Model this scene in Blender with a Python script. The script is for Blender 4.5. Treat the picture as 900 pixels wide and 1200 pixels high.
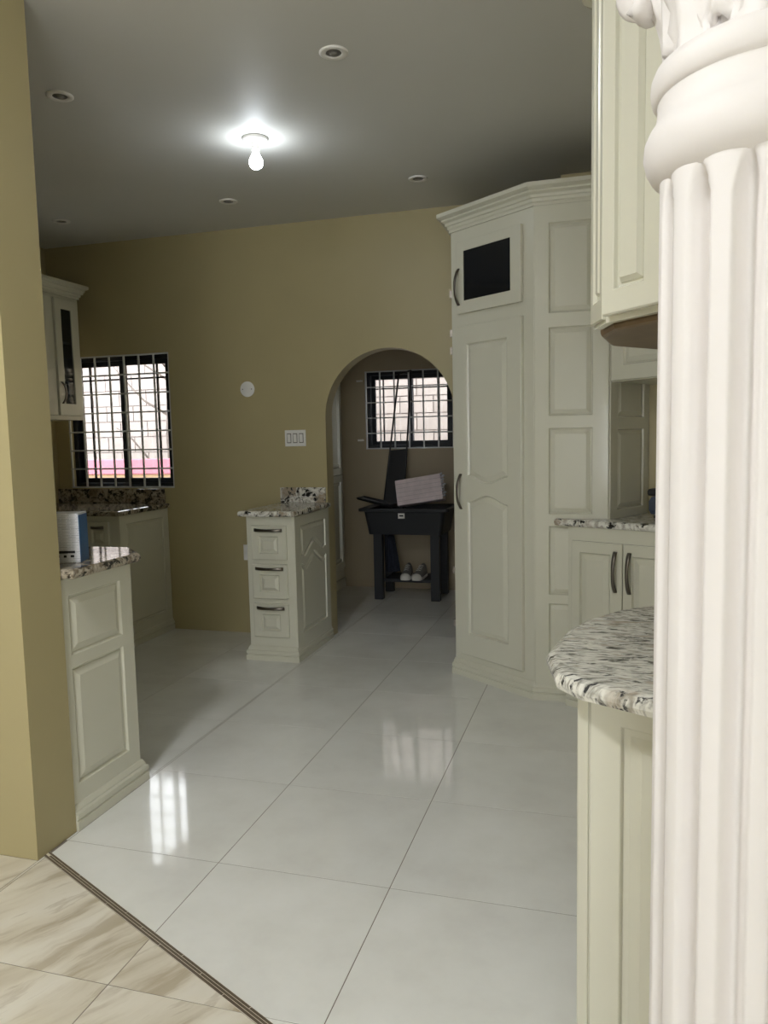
import bpy, bmesh, math, random
from mathutils import Vector, Matrix
from mathutils.geometry import tessellate_polygon

random.seed(7)
for o in list(bpy.data.objects):
    bpy.data.objects.remove(o, do_unlink=True)
SC = bpy.context.scene
COL = SC.collection
PI = math.pi

# ------------------------------------------------------------------ camera
def make_camera():
    yaw, pitch, roll = -0.284842, -0.098022, -0.021659
    cy, sy, cp, sp = math.cos(yaw), math.sin(yaw), math.cos(pitch), math.sin(pitch)
    fwd = Vector((sy * cp, cy * cp, sp)); r = Vector((cy, -sy, 0)); u = r.cross(fwd)
    cr, sr = math.cos(roll), math.sin(roll)
    right = r * cr + u * sr; up = u * cr - r * sr
    m = Matrix((right, up, -fwd)).transposed().to_4x4()
    m.translation = (1.25434, -2.20672, 1.41820)
    cam = bpy.data.cameras.new('camera'); ob = bpy.data.objects.new('camera', cam)
    COL.objects.link(ob); ob.matrix_world = m
    cam.sensor_fit = 'VERTICAL'; cam.sensor_height = 36.0
    cam.lens = 902.6575 / 1200 * 36.0
    cam.clip_start = 0.02; cam.clip_end = 200
    SC.camera = ob
make_camera()

# ------------------------------------------------------------------ world, exposure
W = bpy.data.worlds.new('overcast_sky'); SC.world = W; W.use_nodes = True
bg = W.node_tree.nodes['Background']
bg.inputs[0].default_value = (0.93, 0.965, 1.0, 1); bg.inputs[1].default_value = 1.0
SC.view_settings.view_transform = 'Standard'; SC.view_settings.look = 'None'
SC.view_settings.gamma = 1.0; SC.view_settings.use_curve_mapping = False
SC.view_settings.exposure = 2.65
KITCHEN_BULB = 10.5     # emission strength of the lamp in view
LIVING_LAMP = 24.0      # opal dome lamp of the living room, behind the frame

# ------------------------------------------------------------------ materials
def lin(c):
    return tuple(((x / 255) / 12.92 if x <= 10 else ((x / 255 + .055) / 1.055) ** 2.4) for x in c) + (1,)
class NT:
    def __init__(s, name):
        s.m = bpy.data.materials.new(name); s.m.use_nodes = True
        s.t = s.m.node_tree; s.b = s.t.nodes['Principled BSDF']
    def n(s, typ, **kw):
        nd = s.t.nodes.new(typ)
        for k, v in kw.items():
            if k.startswith('i_'): nd.inputs[k[2:].replace('_', ' ')].default_value = v
            else: setattr(nd, k, v)
        return nd
    def l(s, a, b): s.t.links.new(a, b)
    def ramp(s, fac, stops, interp='LINEAR'):
        r = s.n('ShaderNodeValToRGB'); e = r.color_ramp.elements; r.color_ramp.interpolation = interp
        while len(e) < len(stops): e.new(0.5)
        for k, (p, c) in enumerate(stops): e[k].position = p; e[k].color = c
        s.l(fac, r.inputs[0]); return r.outputs[0]
    def mix(s, f, a, b, mode='MIX'):
        x = s.n('ShaderNodeMix', data_type='RGBA', blend_type=mode)
        for sock, v in ((x.inputs[0], f), (x.inputs[6], a), (x.inputs[7], b)):
            if hasattr(v, 'links'): s.l(v, sock)
            else: sock.default_value = v
        return x.outputs[2]
    def bump(s, h, strength=.2, dist=.002):
        b = s.n('ShaderNodeBump'); b.inputs['Strength'].default_value = strength
        b.inputs['Distance'].default_value = dist; s.l(h, b.inputs['Height']); s.l(b.outputs[0], s.b.inputs['Normal'])

def plain(name, rgb, rough=.5, metal=0, noise=0, nscale=6, bump=0, bscale=80, coat=0, spec=.5):
    t = NT(name); c = lin(rgb)
    t.b.inputs['Base Color'].default_value = c
    t.b.inputs['Roughness'].default_value = rough; t.b.inputs['Metallic'].default_value = metal
    t.b.inputs['Specular IOR Level'].default_value = spec
    t.b.inputs['Coat Weight'].default_value = coat; t.b.inputs['Coat Roughness'].default_value = .05
    if noise or bump:
        tc = t.n('ShaderNodeTexCoord')
    if noise:
        nz = t.n('ShaderNodeTexNoise'); nz.inputs['Scale'].default_value = nscale; nz.inputs['Detail'].default_value = 6
        t.l(tc.outputs['Object'], nz.inputs['Vector'])
        lo = tuple(x * (1 - noise) for x in c[:3]) + (1,); hi = tuple(min(1, x * (1 + noise)) for x in c[:3]) + (1,)
        t.l(t.ramp(nz.outputs[0], [(.3, lo), (.7, hi)]), t.b.inputs['Base Color'])
    if bump:
        nb = t.n('ShaderNodeTexNoise'); nb.inputs['Scale'].default_value = bscale; nb.inputs['Detail'].default_value = 3
        t.l(tc.outputs['Object'], nb.inputs['Vector']); t.bump(nb.outputs[0], bump, .003)
    return t.m

def granite(name, streak, dark, sc=1.0, base=((232, 228, 216), (150, 145, 132), (40, 38, 36), (120, 96, 66))):
    t = NT(name); tc = t.n('ShaderNodeTexCoord')
    mp = t.n('ShaderNodeMapping'); mp.inputs['Rotation'].default_value = (0, 0, -.35)
    mp.inputs['Scale'].default_value = (1, streak, 1); t.l(tc.outputs['Object'], mp.inputs['Vector'])
    wn = t.n('ShaderNodeTexNoise'); wn.inputs['Scale'].default_value = 7 * sc; wn.inputs['Detail'].default_value = 4
    t.l(mp.outputs[0], wn.inputs['Vector'])
    ad = t.mix(.12, mp.outputs[0], wn.outputs['Color'], 'ADD')
    n1 = t.n('ShaderNodeTexNoise'); n1.inputs['Scale'].default_value = 22 * sc; n1.inputs['Detail'].default_value = 8; n1.inputs['Roughness'].default_value = .65
    n2 = t.n('ShaderNodeTexNoise'); n2.inputs['Scale'].default_value = 46 * sc; n2.inputs['Detail'].default_value = 5
    n3 = t.n('ShaderNodeTexNoise'); n3.inputs['Scale'].default_value = 11 * sc; n3.inputs['Detail'].default_value = 6
    for q in (n1, n2, n3): t.l(ad, q.inputs['Vector'])
    c0, c1, c2, c3 = (lin(x) for x in base)
    c = t.ramp(n2.outputs[0], [(.36, c1), (.54, c0)])
    c = t.mix(t.ramp(n3.outputs[0], [(.56, (0, 0, 0, 1)), (.66, (.7, .7, .7, 1))]), c, c3)
    c = t.mix(t.ramp(n1.outputs[0], [(dark - .03, (1, 1, 1, 1)), (dark + .03, (0, 0, 0, 1))]), c, c2)
    t.l(c, t.b.inputs['Base Color']); t.b.inputs['Roughness'].default_value = .07
    return t.m

def tile_mat():
    t = NT('kitchen_tile_porcelain'); tc = t.n('ShaderNodeTexCoord'); oi = t.n('ShaderNodeObjectInfo')
    ml = t.n('ShaderNodeVectorMath', operation='MULTIPLY_ADD')
    ml.inputs[1].default_value = (1, 1, 1); t.l(tc.outputs['Object'], ml.inputs[0])
    cb = t.n('ShaderNodeCombineXYZ'); mm = t.n('ShaderNodeMath', operation='MULTIPLY'); mm.inputs[1].default_value = 30
    t.l(oi.outputs['Random'], mm.inputs[0]); t.l(mm.outputs[0], cb.inputs[0]); t.l(mm.outputs[0], cb.inputs[2]); t.l(cb.outputs[0], ml.inputs[2])
    nz = t.n('ShaderNodeTexNoise'); nz.inputs['Scale'].default_value = 3.2; nz.inputs['Detail'].default_value = 9; nz.inputs['Roughness'].default_value = .62
    t.l(ml.outputs[0], nz.inputs['Vector'])
    t.l(t.ramp(nz.outputs[0], [(.28, lin((225, 224, 218))), (.5, lin((234, 234, 228))), (.72, lin((240, 240, 235)))]), t.b.inputs['Base Color'])
    t.b.inputs['Roughness'].default_value = .06; t.b.inputs['IOR'].default_value = 1.5
    n2 = t.n('ShaderNodeTexNoise'); n2.inputs['Scale'].default_value = 5; t.l(tc.outputs['Object'], n2.inputs['Vector'])
    t.bump(n2.outputs[0], .05, .004)
    return t.m

def marble_mat():
    t = NT('living_tile_marble'); tc = t.n('ShaderNodeTexCoord'); oi = t.n('ShaderNodeObjectInfo')
    mm = t.n('ShaderNodeMath', operation='MULTIPLY'); mm.inputs[1].default_value = 40; t.l(oi.outputs['Random'], mm.inputs[0])
    cb = t.n('ShaderNodeCombineXYZ'); t.l(mm.outputs[0], cb.inputs[0]); t.l(mm.outputs[0], cb.inputs[1])
    ad = t.n('ShaderNodeVectorMath', operation='ADD'); t.l(tc.outputs['Object'], ad.inputs[0]); t.l(cb.outputs[0], ad.inputs[1])
    wn = t.n('ShaderNodeTexNoise'); wn.inputs['Scale'].default_value = 2.2; wn.inputs['Detail'].default_value = 5
    t.l(ad.outputs[0], wn.inputs['Vector'])
    wv = t.mix(.16, ad.outputs[0], wn.outputs['Color'], 'ADD')
    rt = t.n('ShaderNodeMapping'); rt.inputs['Rotation'].default_value = (0, 0, -math.radians(62)); t.l(wv, rt.inputs['Vector'])
    mp = t.n('ShaderNodeMapping'); mp.inputs['Scale'].default_value = (.7, 4.6, 1); t.l(rt.outputs[0], mp.inputs['Vector'])
    n1 = t.n('ShaderNodeTexNoise'); n1.inputs['Scale'].default_value = 2.6; n1.inputs['Detail'].default_value = 8; n1.inputs['Roughness'].default_value = .58
    n2 = t.n('ShaderNodeTexNoise'); n2.inputs['Scale'].default_value = 1.3; n2.inputs['Detail'].default_value = 7
    t.l(mp.outputs[0], n1.inputs['Vector']); t.l(mp.outputs[0], n2.inputs['Vector'])
    c = t.ramp(n2.outputs[0], [(.32, lin((200, 190, 168))), (.46, lin((224, 217, 200))), (.68, lin((236, 232, 221)))])
    v = t.ramp(n1.outputs[0], [(.36, (.5, .5, .5, 1)), (.44, (.1, .1, .1, 1)), (.5, (0, 0, 0, 1)), (.58, (0, 0, 0, 1)), (.615, (.36, .36, .36, 1)), (.66, (.05, .05, .05, 1))])
    c = t.mix(v, c, lin((164, 148, 120)))
    t.l(c, t.b.inputs['Base Color']); t.b.inputs['Roughness'].default_value = .14
    return t.m

def glass_mat(name, tint=(1, 1, 1, 1), refl=.08):
    t = NT(name); t.t.nodes.remove(t.b)
    tr = t.n('ShaderNodeBsdfTransparent'); tr.inputs[0].default_value = tint
    gl = t.n('ShaderNodeBsdfGlossy'); gl.inputs['Roughness'].default_value = .02
    mx = t.n('ShaderNodeMixShader'); mx.inputs[0].default_value = refl
    t.l(tr.outputs[0], mx.inputs[1]); t.l(gl.outputs[0], mx.inputs[2])
    t.l(mx.outputs[0], t.t.nodes['Material Output'].inputs[0])
    return t.m

def emit_mat(name, col, strength):
    t = NT(name)
    t.b.inputs['Base Color'].default_value = (1, 1, 1, 1)
    t.b.inputs['Emission Color'].default_value = col; t.b.inputs['Emission Strength'].default_value = strength
    return t.m

def print_mat():
    # white carton printed with rows of small grey text
    t = NT('printed_carton'); tc = t.n('ShaderNodeTexCoord')
    br = t.n('ShaderNodeTexBrick'); br.offset = .37; br.squash = 1.0
    br.inputs['Color1'].default_value = lin((176, 176, 180)); br.inputs['Color2'].default_value = lin((208, 208, 210)); br.inputs['Mortar'].default_value = lin((222, 222, 224))
    br.inputs['Scale'].default_value = 1; br.inputs['Brick Width'].default_value = .034; br.inputs['Row Height'].default_value = .0062; br.inputs['Mortar Size'].default_value = .0018
    mp = t.n('ShaderNodeMapping'); mp.inputs['Rotation'].default_value = (PI / 2, 0, 0)
    t.l(tc.outputs['Object'], mp.inputs['Vector']); t.l(mp.outputs[0], br.inputs['Vector'])
    t.l(br.outputs[0], t.b.inputs['Base Color']); t.b.inputs['Roughness'].default_value = .35
    return t.m

M = dict(
    wall=plain('wall_paint_olive_beige', (174, 162, 121), .45, noise=.02, nscale=3, bump=.08, bscale=60),
    laundry=plain('wall_paint_laundry', (170, 156, 130), .5, noise=.02, nscale=3),
    ceil=plain('ceiling_paint', (210, 209, 203), .6, noise=.02, nscale=2),
    cab=plain('cabinet_lacquer', (213, 211, 193), .22, coat=.3, noise=.012, nscale=4),
    capw=plain('column_paint', (230, 225, 221), .6, bump=.5, bscale=22, noise=.015, nscale=5),
    metal=plain('pewter_handle', (112, 106, 98), .3, metal=1),
    grout=plain('grout', (128, 119, 107), .8),
    frame=plain('window_frame_black', (22, 27, 36), .35),
    grille=plain('grille_white_paint', (205, 208, 208), .4),
    dark=plain('laundry_tub_grey', (36, 38, 42), .5),
    black=plain('black_plastic', (22, 22, 24), .45),
    white=plain('white_plastic', (232, 230, 224), .35),
    glass=glass_mat('window_glass', (1, 1, 1, 1), .05),
    cabglass=plain('dark_cabinet_glass', (26, 28, 32), .08, spec=.6),
    brown=plain('cabinet_underside_wood', (112, 92, 66), .4, noise=.15, nscale=20),
    strip=plain('mosaic_brown', (96, 84, 68), .3, noise=.12, nscale=30),
    stripgrout=plain('mosaic_grout', (224, 216, 198), .7),
    socket=plain('downlight_recess', (128, 124, 116), .4),
    g_right=granite('granite_streaked', 3.0, .425, .95, ((224, 222, 211), (158, 155, 144), (58, 58, 58), (166, 152, 132))),
    g_left=granite('granite_speckled', 1.0, .46, 1.05, ((178, 168, 150), (118, 106, 90), (40, 36, 32), (104, 86, 62))),
    g_small=granite('granite_black_white', 1.0, .44, 1.1, ((226, 224, 214), (176, 170, 158), (30, 28, 27), (140, 116, 84))),
    tile=tile_mat(), marble=marble_mat(),
    block=plain('concrete_block', (166, 157, 152), .9, noise=.12, nscale=4),
    mortar=plain('block_mortar', (132, 124, 121), .9),
    pink=plain('pink_paint', (182, 112, 128), .7, noise=.1, nscale=5),
    tan=plain('tan_paint', (160, 132, 100), .8, noise=.1, nscale=4),
    ground=plain('yard_ground', (150, 142, 128), .95, noise=.2, nscale=3),
    seam=plain('board_seam_grey', (190, 176, 176), .5), carton=print_mat(), bark=plain('grey_bark', (112, 104, 98), .9, noise=.2, nscale=20),
    blue=plain('carton_blue', (30, 92, 150), .35, noise=.2, nscale=9),
    pack=plain('wrapped_boards', (234, 218, 218), .35, noise=.10, nscale=12),
    navy=plain('navy_cloth', (30, 35, 47), .9, noise=.3, nscale=40),
    shoe=plain('shoe_grey_mesh', (128, 124, 118), .8),
    sole=plain('shoe_white_rubber', (225, 222, 214), .6),
    slate=plain('appliance_slate', (62, 70, 86), .3),
    fold=plain('black_coated_steel', (20, 20, 22), .4),
)

# ------------------------------------------------------------------ mesh helpers
def signed_area(p):
    return .5 * sum(p[i][0] * p[(i + 1) % len(p)][1] - p[(i + 1) % len(p)][0] * p[i][1] for i in range(len(p)))
def inset(poly, d):
    s = 1 if signed_area(poly) > 0 else -1; n = len(poly); out = []
    for i in range(n):
        a, b, c = (Vector(poly[(i + k) % n]) for k in (-1, 0, 1))
        e1 = (b - a).normalized(); e2 = (c - b).normalized()
        n1 = Vector((-e1.y, e1.x)) * s; n2 = Vector((-e2.y, e2.x)) * s
        m = n1 + n2; m = m / max(.35, 1 + n1.dot(n2)) if m.length > 1e-6 else n1
        out.append((b.x + m.x * d, b.y + m.y * d))
    return out

class MB:
    def __init__(s): s.v = []; s.f = []
    def add(s, vs, fs):
        k = len(s.v); s.v += [tuple(v) for v in vs]; s.f += [tuple(i + k for i in f) for f in fs]; return s
    def box(s, a, b):
        (x0, y0, z0), (x1, y1, z1) = a, b
        return s.add([(x0, y0, z0), (x1, y0, z0), (x1, y1, z0), (x0, y1, z0), (x0, y0, z1), (x1, y0, z1), (x1, y1, z1), (x0, y1, z1)],
                     [(0, 3, 2, 1), (4, 5, 6, 7), (0, 1, 5, 4), (1, 2, 6, 5), (2, 3, 7, 6), (3, 0, 4, 7)])
    def prism(s, poly, z0, z1, edge=0):
        n = len(poly)
        if signed_area(poly) < 0: poly = poly[::-1]
        loops = [(poly, z0)]
        if edge:
            R = edge
            loops = [(inset(poly, R * (1 - math.sin(a))), z0 + R * (1 - math.cos(a))) for a in (0, PI / 4, PI / 2)]
            loops += [(inset(poly, R * (1 - math.cos(a))), z1 - R * (1 - math.sin(a))) for a in (0, PI / 4, PI / 2)]
        else: loops.append((poly, z1))
        vs = [(x, y, z) for p, z in loops for x, y in p]
        fs = []
        for k in range(len(loops) - 1):
            for i in range(n):
                j = (i + 1) % n; fs.append((k * n + i, k * n + j, (k + 1) * n + j, (k + 1) * n + i))
        fs.append(tuple(range(n))[::-1]); fs.append(tuple(range((len(loops) - 1) * n, len(loops) * n)))
        return s.add(vs, fs)
    def lathe(s, prof, n=48, c=(0, 0, 0)):
        vs = []
        for r, z in prof:
            for i in range(n):
                a = 2 * PI * i / n; vs.append((c[0] + r * math.cos(a), c[1] + r * math.sin(a), c[2] + z))
        fs = []
        for k in range(len(prof) - 1):
            for i in range(n):
                j = (i + 1) % n; fs.append((k * n + i, k * n + j, (k + 1) * n + j, (k + 1) * n + i))
        if prof[0][0] > 1e-5: fs.append(tuple(range(n))[::-1])
        if prof[-1][0] > 1e-5: fs.append(tuple(range((len(prof) - 1) * n, len(prof) * n)))
        return s.add(vs, fs)
    def tube(s, path, rx, ry=None, n=8, up=(0, 0, 1)):
        ry = rx if ry is None else ry
        P = [Vector(p) for p in path]; vs = []; up = Vector(up)
        for k, p in enumerate(P):
            t = (P[min(k + 1, len(P) - 1)] - P[max(k - 1, 0)]).normalized()
            u = up if abs(t.dot(up)) < .95 else Vector((1, 0, 0))
            a = t.cross(u).normalized(); b = a.cross(t)
            q = rx[k] if isinstance(rx, (list, tuple)) else rx; w = ry[k] if isinstance(ry, (list, tuple)) else ry
            for i in range(n):
                an = 2 * PI * (i + .5) / n; vs.append(p + a * math.cos(an) * q + b * math.sin(an) * w)
        fs = []
        for k in range(len(P) - 1):
            for i in range(n):
                j = (i + 1) % n; fs.append((k * n + i, k * n + j, (k + 1) * n + j, (k + 1) * n + i))
        fs.append(tuple(range(n))[::-1]); fs.append(tuple(range((len(P) - 1) * n, len(P) * n)))
        return s.add(vs, fs)
    def sweep(s, prof, path, closed_back=True):
        # prof: (out, z); outward is to the right of travel
        n = len(path); vs = []
        for k in range(n):
            p = Vector(path[k]); ns = []
            if k > 0: d = (p - Vector(path[k - 1])).normalized(); ns.append(Vector((d.y, -d.x)))
            if k < n - 1: d = (Vector(path[k + 1]) - p).normalized(); ns.append(Vector((d.y, -d.x)))
            m = ns[0] if len(ns) == 1 else (ns[0] + ns[1]) / max(.3, 1 + ns[0].dot(ns[1]))
            for o, z in prof: vs.append((p.x + m.x * o, p.y + m.y * o, z))
        w = len(prof); fs = []
        for k in range(n - 1):
            for i in range(w):
                j = (i + 1) % w
                if j == 0 and not closed_back: continue
                fs.append((k * w + i, k * w + j, (k + 1) * w + j, (k + 1) * w + i))
        fs.append(tuple(range(w))); fs.append(tuple(range((n - 1) * w, n * w))[::-1])
        return s.add(vs, fs)
    def holed(s, outer, holes, y0, y1, back=True):
        # plate in the xz plane between y0 (front) and y1 (back) with holes through it
        loops = [outer] + list(holes); flat = [q for lp in loops for q in lp]; N = len(flat)
        tri = tessellate_polygon([[Vector((x, z, 0)) for x, z in lp] for lp in loops])
        vs = [(x, y0, z) for x, z in flat] + [(x, y1, z) for x, z in flat]
        fs = [tuple(t) for t in tri] + ([tuple(i + N for i in t[::-1]) for t in tri] if back else [])
        k = 0
        for lp in loops:
            n = len(lp)
            for i in range(n):
                j = (i + 1) % n; fs.append((k + i, k + j, k + j + N, k + i + N))
            k += n
        return s.add(vs, fs)
    def shift(s, d):
        s.v = [(x + d[0], y + d[1], z + d[2]) for x, y, z in s.v]; return s
    def mesh(s, name, mat, smooth=False):
        me = bpy.data.meshes.new(name); me.from_pydata(s.v, [], s.f)
        bm = bmesh.new(); bm.from_mesh(me); bmesh.ops.recalc_face_normals(bm, faces=bm.faces[:]); bm.to_mesh(me); bm.free()
        me.materials.append(mat)
        if smooth: me.polygons.foreach_set('use_smooth', [True] * len(me.polygons))
        return me
    def build(s, name, mat, parent=None, loc=(0, 0, 0), rotz=0, bevel=0, smooth=False, world=False):
        if world and parent: s.shift([-c for c in parent.location])
        o = bpy.data.objects.new(name, s.mesh(name, mat, smooth)); COL.objects.link(o)
        o.location = loc; o.rotation_euler = (0, 0, rotz)
        if parent: o.parent = parent
        if bevel:
            b = o.modifiers.new('bevel', 'BEVEL'); b.width = bevel; b.segments = 2; b.limit_method = 'ANGLE'; b.angle_limit = .6
        if smooth == 'auto':
            pass
        return o

def tag(o, label=None, cat=None, group=None, kind=None):
    if label: o['label'] = label
    if cat: o['category'] = cat
    if group: o['group'] = group
    if kind: o['kind'] = kind
    return o
def thing(name, loc, label, cat, group=None):
    o = bpy.data.objects.new(name, None); COL.objects.link(o); o.location = loc; o.empty_display_size = .1
    return tag(o, label, cat, group)
def struct(o, label, cat=None):
    return tag(o, label, cat, None, 'structure')
def rect(x0, z0, x1, z1): return [(x0, z0), (x1, z0), (x1, z1), (x0, z1)]

def loft(mb, poly, steps, cap=True):
    # steps: (inset, y) rings of a polygon in the xz plane
    n = len(poly); base = len(mb.v); rings = [inset(poly, d) if d else poly for d, y in steps]
    vs = [(x, steps[k][1], z) for k, r in enumerate(rings) for x, z in r]; fs = []
    for k in range(len(steps) - 1):
        for i in range(n):
            j = (i + 1) % n; fs.append((k * n + i, k * n + j, (k + 1) * n + j, (k + 1) * n + i))
    if cap:
        tri = tessellate_polygon([[Vector((x, z, 0)) for x, z in rings[-1]]]); o = (len(steps) - 1) * n
        fs += [tuple(i + o for i in t) for t in tri]
    return mb.add(vs, fs)

def panel_face(name, parent, loc, rotz, w, h, holes, t=.018, mat='cab', field='raised_panel', slope=.026, edge=.003, recess=.013, flat=False):
    """A joinery face: frame (x right, z up, front at y=0 facing -y) with raised panels set in its openings."""
    mb = MB(); out = rect(0, 0, w, h); e = edge
    flat_front = inset(out, e)
    loops = [flat_front] + holes
    tri = tessellate_polygon([[Vector((x, z, 0)) for x, z in lp] for lp in loops])
    mb.add([(x, 0, z) for lp in loops for x, z in lp], [tuple(q) for q in tri])
    mb.add([(x, 0, z) for x, z in flat_front] + [(x, e, z) for x, z in out] + [(x, t, z) for x, z in out],
           [(i, (i + 1) % 4, (i + 1) % 4 + 4, i + 4) for i in range(4)] + [(i + 4, (i + 1) % 4 + 4, (i + 1) % 4 + 8, i + 8) for i in range(4)] + [(8, 9, 10, 11)])
    for hl in holes:
        loft(mb, hl, [(0, 0), (.002, .0015), (.0045, .0085), (.009, recess)], cap=False)
    f = mb.build(name, M[mat], parent, loc, rotz)
    for hl in holes:
        p = MB()
        loft(p, hl, [(.009, recess), (.0115, recess), (.0125, recess - .004), (.012 + slope * .85, .002), (.012 + slope, .0005 if not flat else recess - .001)])
        p.build(field, M[mat], f)
    return f

def handle(parent, loc, length, vertical=True, name='handle', out=.03):
    mb = MB(); n = 14; path = []
    for k in range(n + 1):
        a = -1 + 2 * k / n
        y = -out * (1 - abs(a) ** 2.4) - .002
        path.append((0, y, a * length / 2) if vertical else (a * length / 2, y, 0))
    wd = [.0085 + .003 * abs(-1 + 2 * k / n) for k in range(n + 1)]
    if vertical: mb.tube(path, wd, .0045, 8, up=(0, -1, 0))
    else: mb.tube(path, wd, .0045, 8, up=(0, -1, 0))
    return mb.build(name, M['metal'], parent, loc, smooth=True)

def ang(a, b): return math.atan2(b[1] - a[1], b[0] - a[0])
PLINTH = [(0, 0), (.024, 0), (.024, .034), (.0175, .037), (.0175, .041), (.023, .044), (.022, .062), (.014, .068), (.014, .074), (.006, .09), (0, .095)]
def crown_prof(z0, h=.1, out=.06):
    return [(0, z0), (.01, z0), (.01, z0 + h * .14), (.018, z0 + h * .2), (.02, z0 + h * .34), (.03, z0 + h * .37), (.033, z0 + h * .5), (out * .68, z0 + h * .6), (out * .68, z0 + h * .68), (out * .86, z0 + h * .74), (out, z0 + h * .8), (out, z0 + h), (0, z0 + h)]

CEIL = 2.885
# ------------------------------------------------------------------ room shell
def wall_box(name, a, b, label, mat='wall'):
    return struct(MB().box(a, b).build(name, M[mat]), label, 'wall')

arc = [(-.18 - .455 * math.cos(PI * k / 32), 1.555 + .455 * math.sin(PI * k / 32)) for k in range(33)]
wb_outer = [(-2.86, 0), (-.635, 0)] + arc + [(.275, 0), (2.1, 0), (2.1, CEIL), (-2.86, CEIL)]
W1 = (-2.745, 1.07, -1.845, 2.065)
W2 = (-.915, 1.30, -.085, 2.015)
struct(MB().holed(wb_outer, [rect(*W1)], 2.85, 2.98).build('wall_back', M['wall']), 'olive beige kitchen wall with arched opening and barred window', 'wall')
struct(MB().holed(rect(-1.6, 0, .9, CEIL), [rect(*W2)], 4.66, 4.82).build('wall_laundry_back', M['laundry']), 'beige laundry wall behind the dark tub', 'wall')
wall_box('wall_laundry_left', (-1.7, 2.98, 0), (-1.6, 4.82, CEIL), 'beige laundry side wall behind white cupboard', 'laundry')
wall_box('wall_laundry_right', (.9, 2.98, 0), (1.0, 4.82, CEIL), 'beige laundry side wall beyond the arch', 'laundry')
wall_box('wall_left', (-3.0, .06, 0), (-2.86, 2.98, CEIL), 'olive beige kitchen side wall behind glass wall cabinet')
wall_box('wall_right', (2.1, -.9, 0), (2.24, 2.98, CEIL), 'olive beige kitchen wall behind corner counter')
wall_box('wall_corner', (1.46, 2.225, 0), (2.1, 2.85, CEIL), 'beige wall behind the corner worktop')
wall_box('wall_corner_above', (.98, 2.48, 2.665), (1.46, 2.85, CEIL), 'olive beige boxed wall above the pantry')
wall_box('wall_partition', (-3.0, -.14, 0), (-.61, .06, CEIL), 'olive beige partition wall end beside mosaic floor strip')
wall_box('wall_living_left', (-3.14, -6.0, 0), (-3.0, .06, CEIL), 'olive beige living room side wall')
wall_box('wall_living_right', (3.2, -6.0, 0), (3.34, -.76, CEIL), 'olive beige living room side wall')
wall_box('wall_living_return', (2.24, -.9, 0), (3.2, -.76, CEIL), 'olive beige return wall beside peninsula')
LW = [rect(-2.5, .35, -1.3, 2.35), rect(1.15, .05, 3.15, 2.6)]
struct(MB().holed(rect(-3.14, 0, 3.34, CEIL), LW, -6.14, -6.0).build('wall_rear', M['wall']), 'living room wall with tall window and wide glazed door', 'wall')
struct(MB().box((-3.14, -6.14, CEIL), (3.34, 4.82, CEIL + .12)).build('ceiling', M['ceil']), 'off-white flat plaster ceiling', 'ceiling')

# ------------------------------------------------------------------ floor: tiles on a grout bed
floor = struct(MB().box((-3.14, -6.14, -.12), (3.34, 4.82, -.0009)).build('floor', M['grout']), 'polished tile floor, pale grey in kitchen and veined cream in front', 'floor')
NK = Vector((.4399, .8980)); UD = Vector((.8980, -.4399)); KO, MO = -.3415, -.3675
def clip(poly, n, d):
    # keep n.p >= d
    out = []
    for i in range(len(poly)):
        a, b = poly[i], poly[(i + 1) % len(poly)]
        da = n[0] * a[0] + n[1] * a[1] - d; db = n[0] * b[0] + n[1] * b[1] - d
        if da >= 0: out.append(a)
        if da * db < 0:
            t = da / (da - db); out.append((a[0] + (b[0] - a[0]) * t, a[1] + (b[1] - a[1]) * t))
    return out
def tile_mesh(poly, mat):
    mb = MB(); p = inset(poly, .0014); q = inset(p, .0003); n = len(p)
    mb.add([(x, y, 0) for x, y in q] + [(x, y, -.0005) for x, y in p] + [(x, y, -.0012) for x, y in p],
           [tuple(range(n))] + [(i, (i + 1) % n, (i + 1) % n + n, i + n) for i in range(n)] + [(i + n, (i + 1) % n + n, (i + 1) % n + 2 * n, i + 2 * n) for i in range(n)])
    return mb
TS = .6; cache = {}
def place_tile(i, j, polys, mat, name):
    x0, y0 = i * TS, j * TS
    for poly in polys:
        if len(poly) < 3 or abs(signed_area(poly)) < .002: continue
        loc = [(x - x0, y - y0) for x, y in poly]
        key = (mat, tuple(round(c, 4) for q in loc for c in q))
        if key not in cache: cache[key] = tile_mesh(loc, mat).mesh(name, M[mat])
        o = bpy.data.objects.new(name, cache[key]); COL.objects.link(o); o.location = (x0, y0, 0); o.parent = floor
for i in range(-5, 5):
    for j in range(-3, 8):
        sq = [(i * TS, j * TS), (i * TS + TS, j * TS), (i * TS + TS, j * TS + TS), (i * TS, j * TS + TS)]
        a = clip(clip(sq, (0, -1), -4.66), NK, KO); a = clip(clip(a, (1, 0), -.61), (-1, 0), -2.1) if a else a
        b = clip(clip(clip(clip(sq, (0, 1), .06), (-1, 0), .61), (1, 0), -2.86), (0, -1), -4.66)
        place_tile(i, j, [q for q in (a, b) if q], 'tile', 'tile')
for i in range(-5, 6):
    for j in range(-10, 1):
        sq = [(i * TS, j * TS), (i * TS + TS, j * TS), (i * TS + TS, j * TS + TS), (i * TS, j * TS + TS)]
        a = clip(clip(clip(sq, (-NK[0], -NK[1]), -MO), (1, 0), -.61), (0, 1), -6.0)
        b = clip(clip(clip(clip(sq, (0, -1), .14), (-1, 0), .61), (1, 0), -3.0), (0, 1), -6.0)
        a = clip(a, (-1, 0), -3.2) if a else a
        place_tile(i, j, [q for q in (a, b) if q], 'marble', 'marble_tile')
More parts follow.
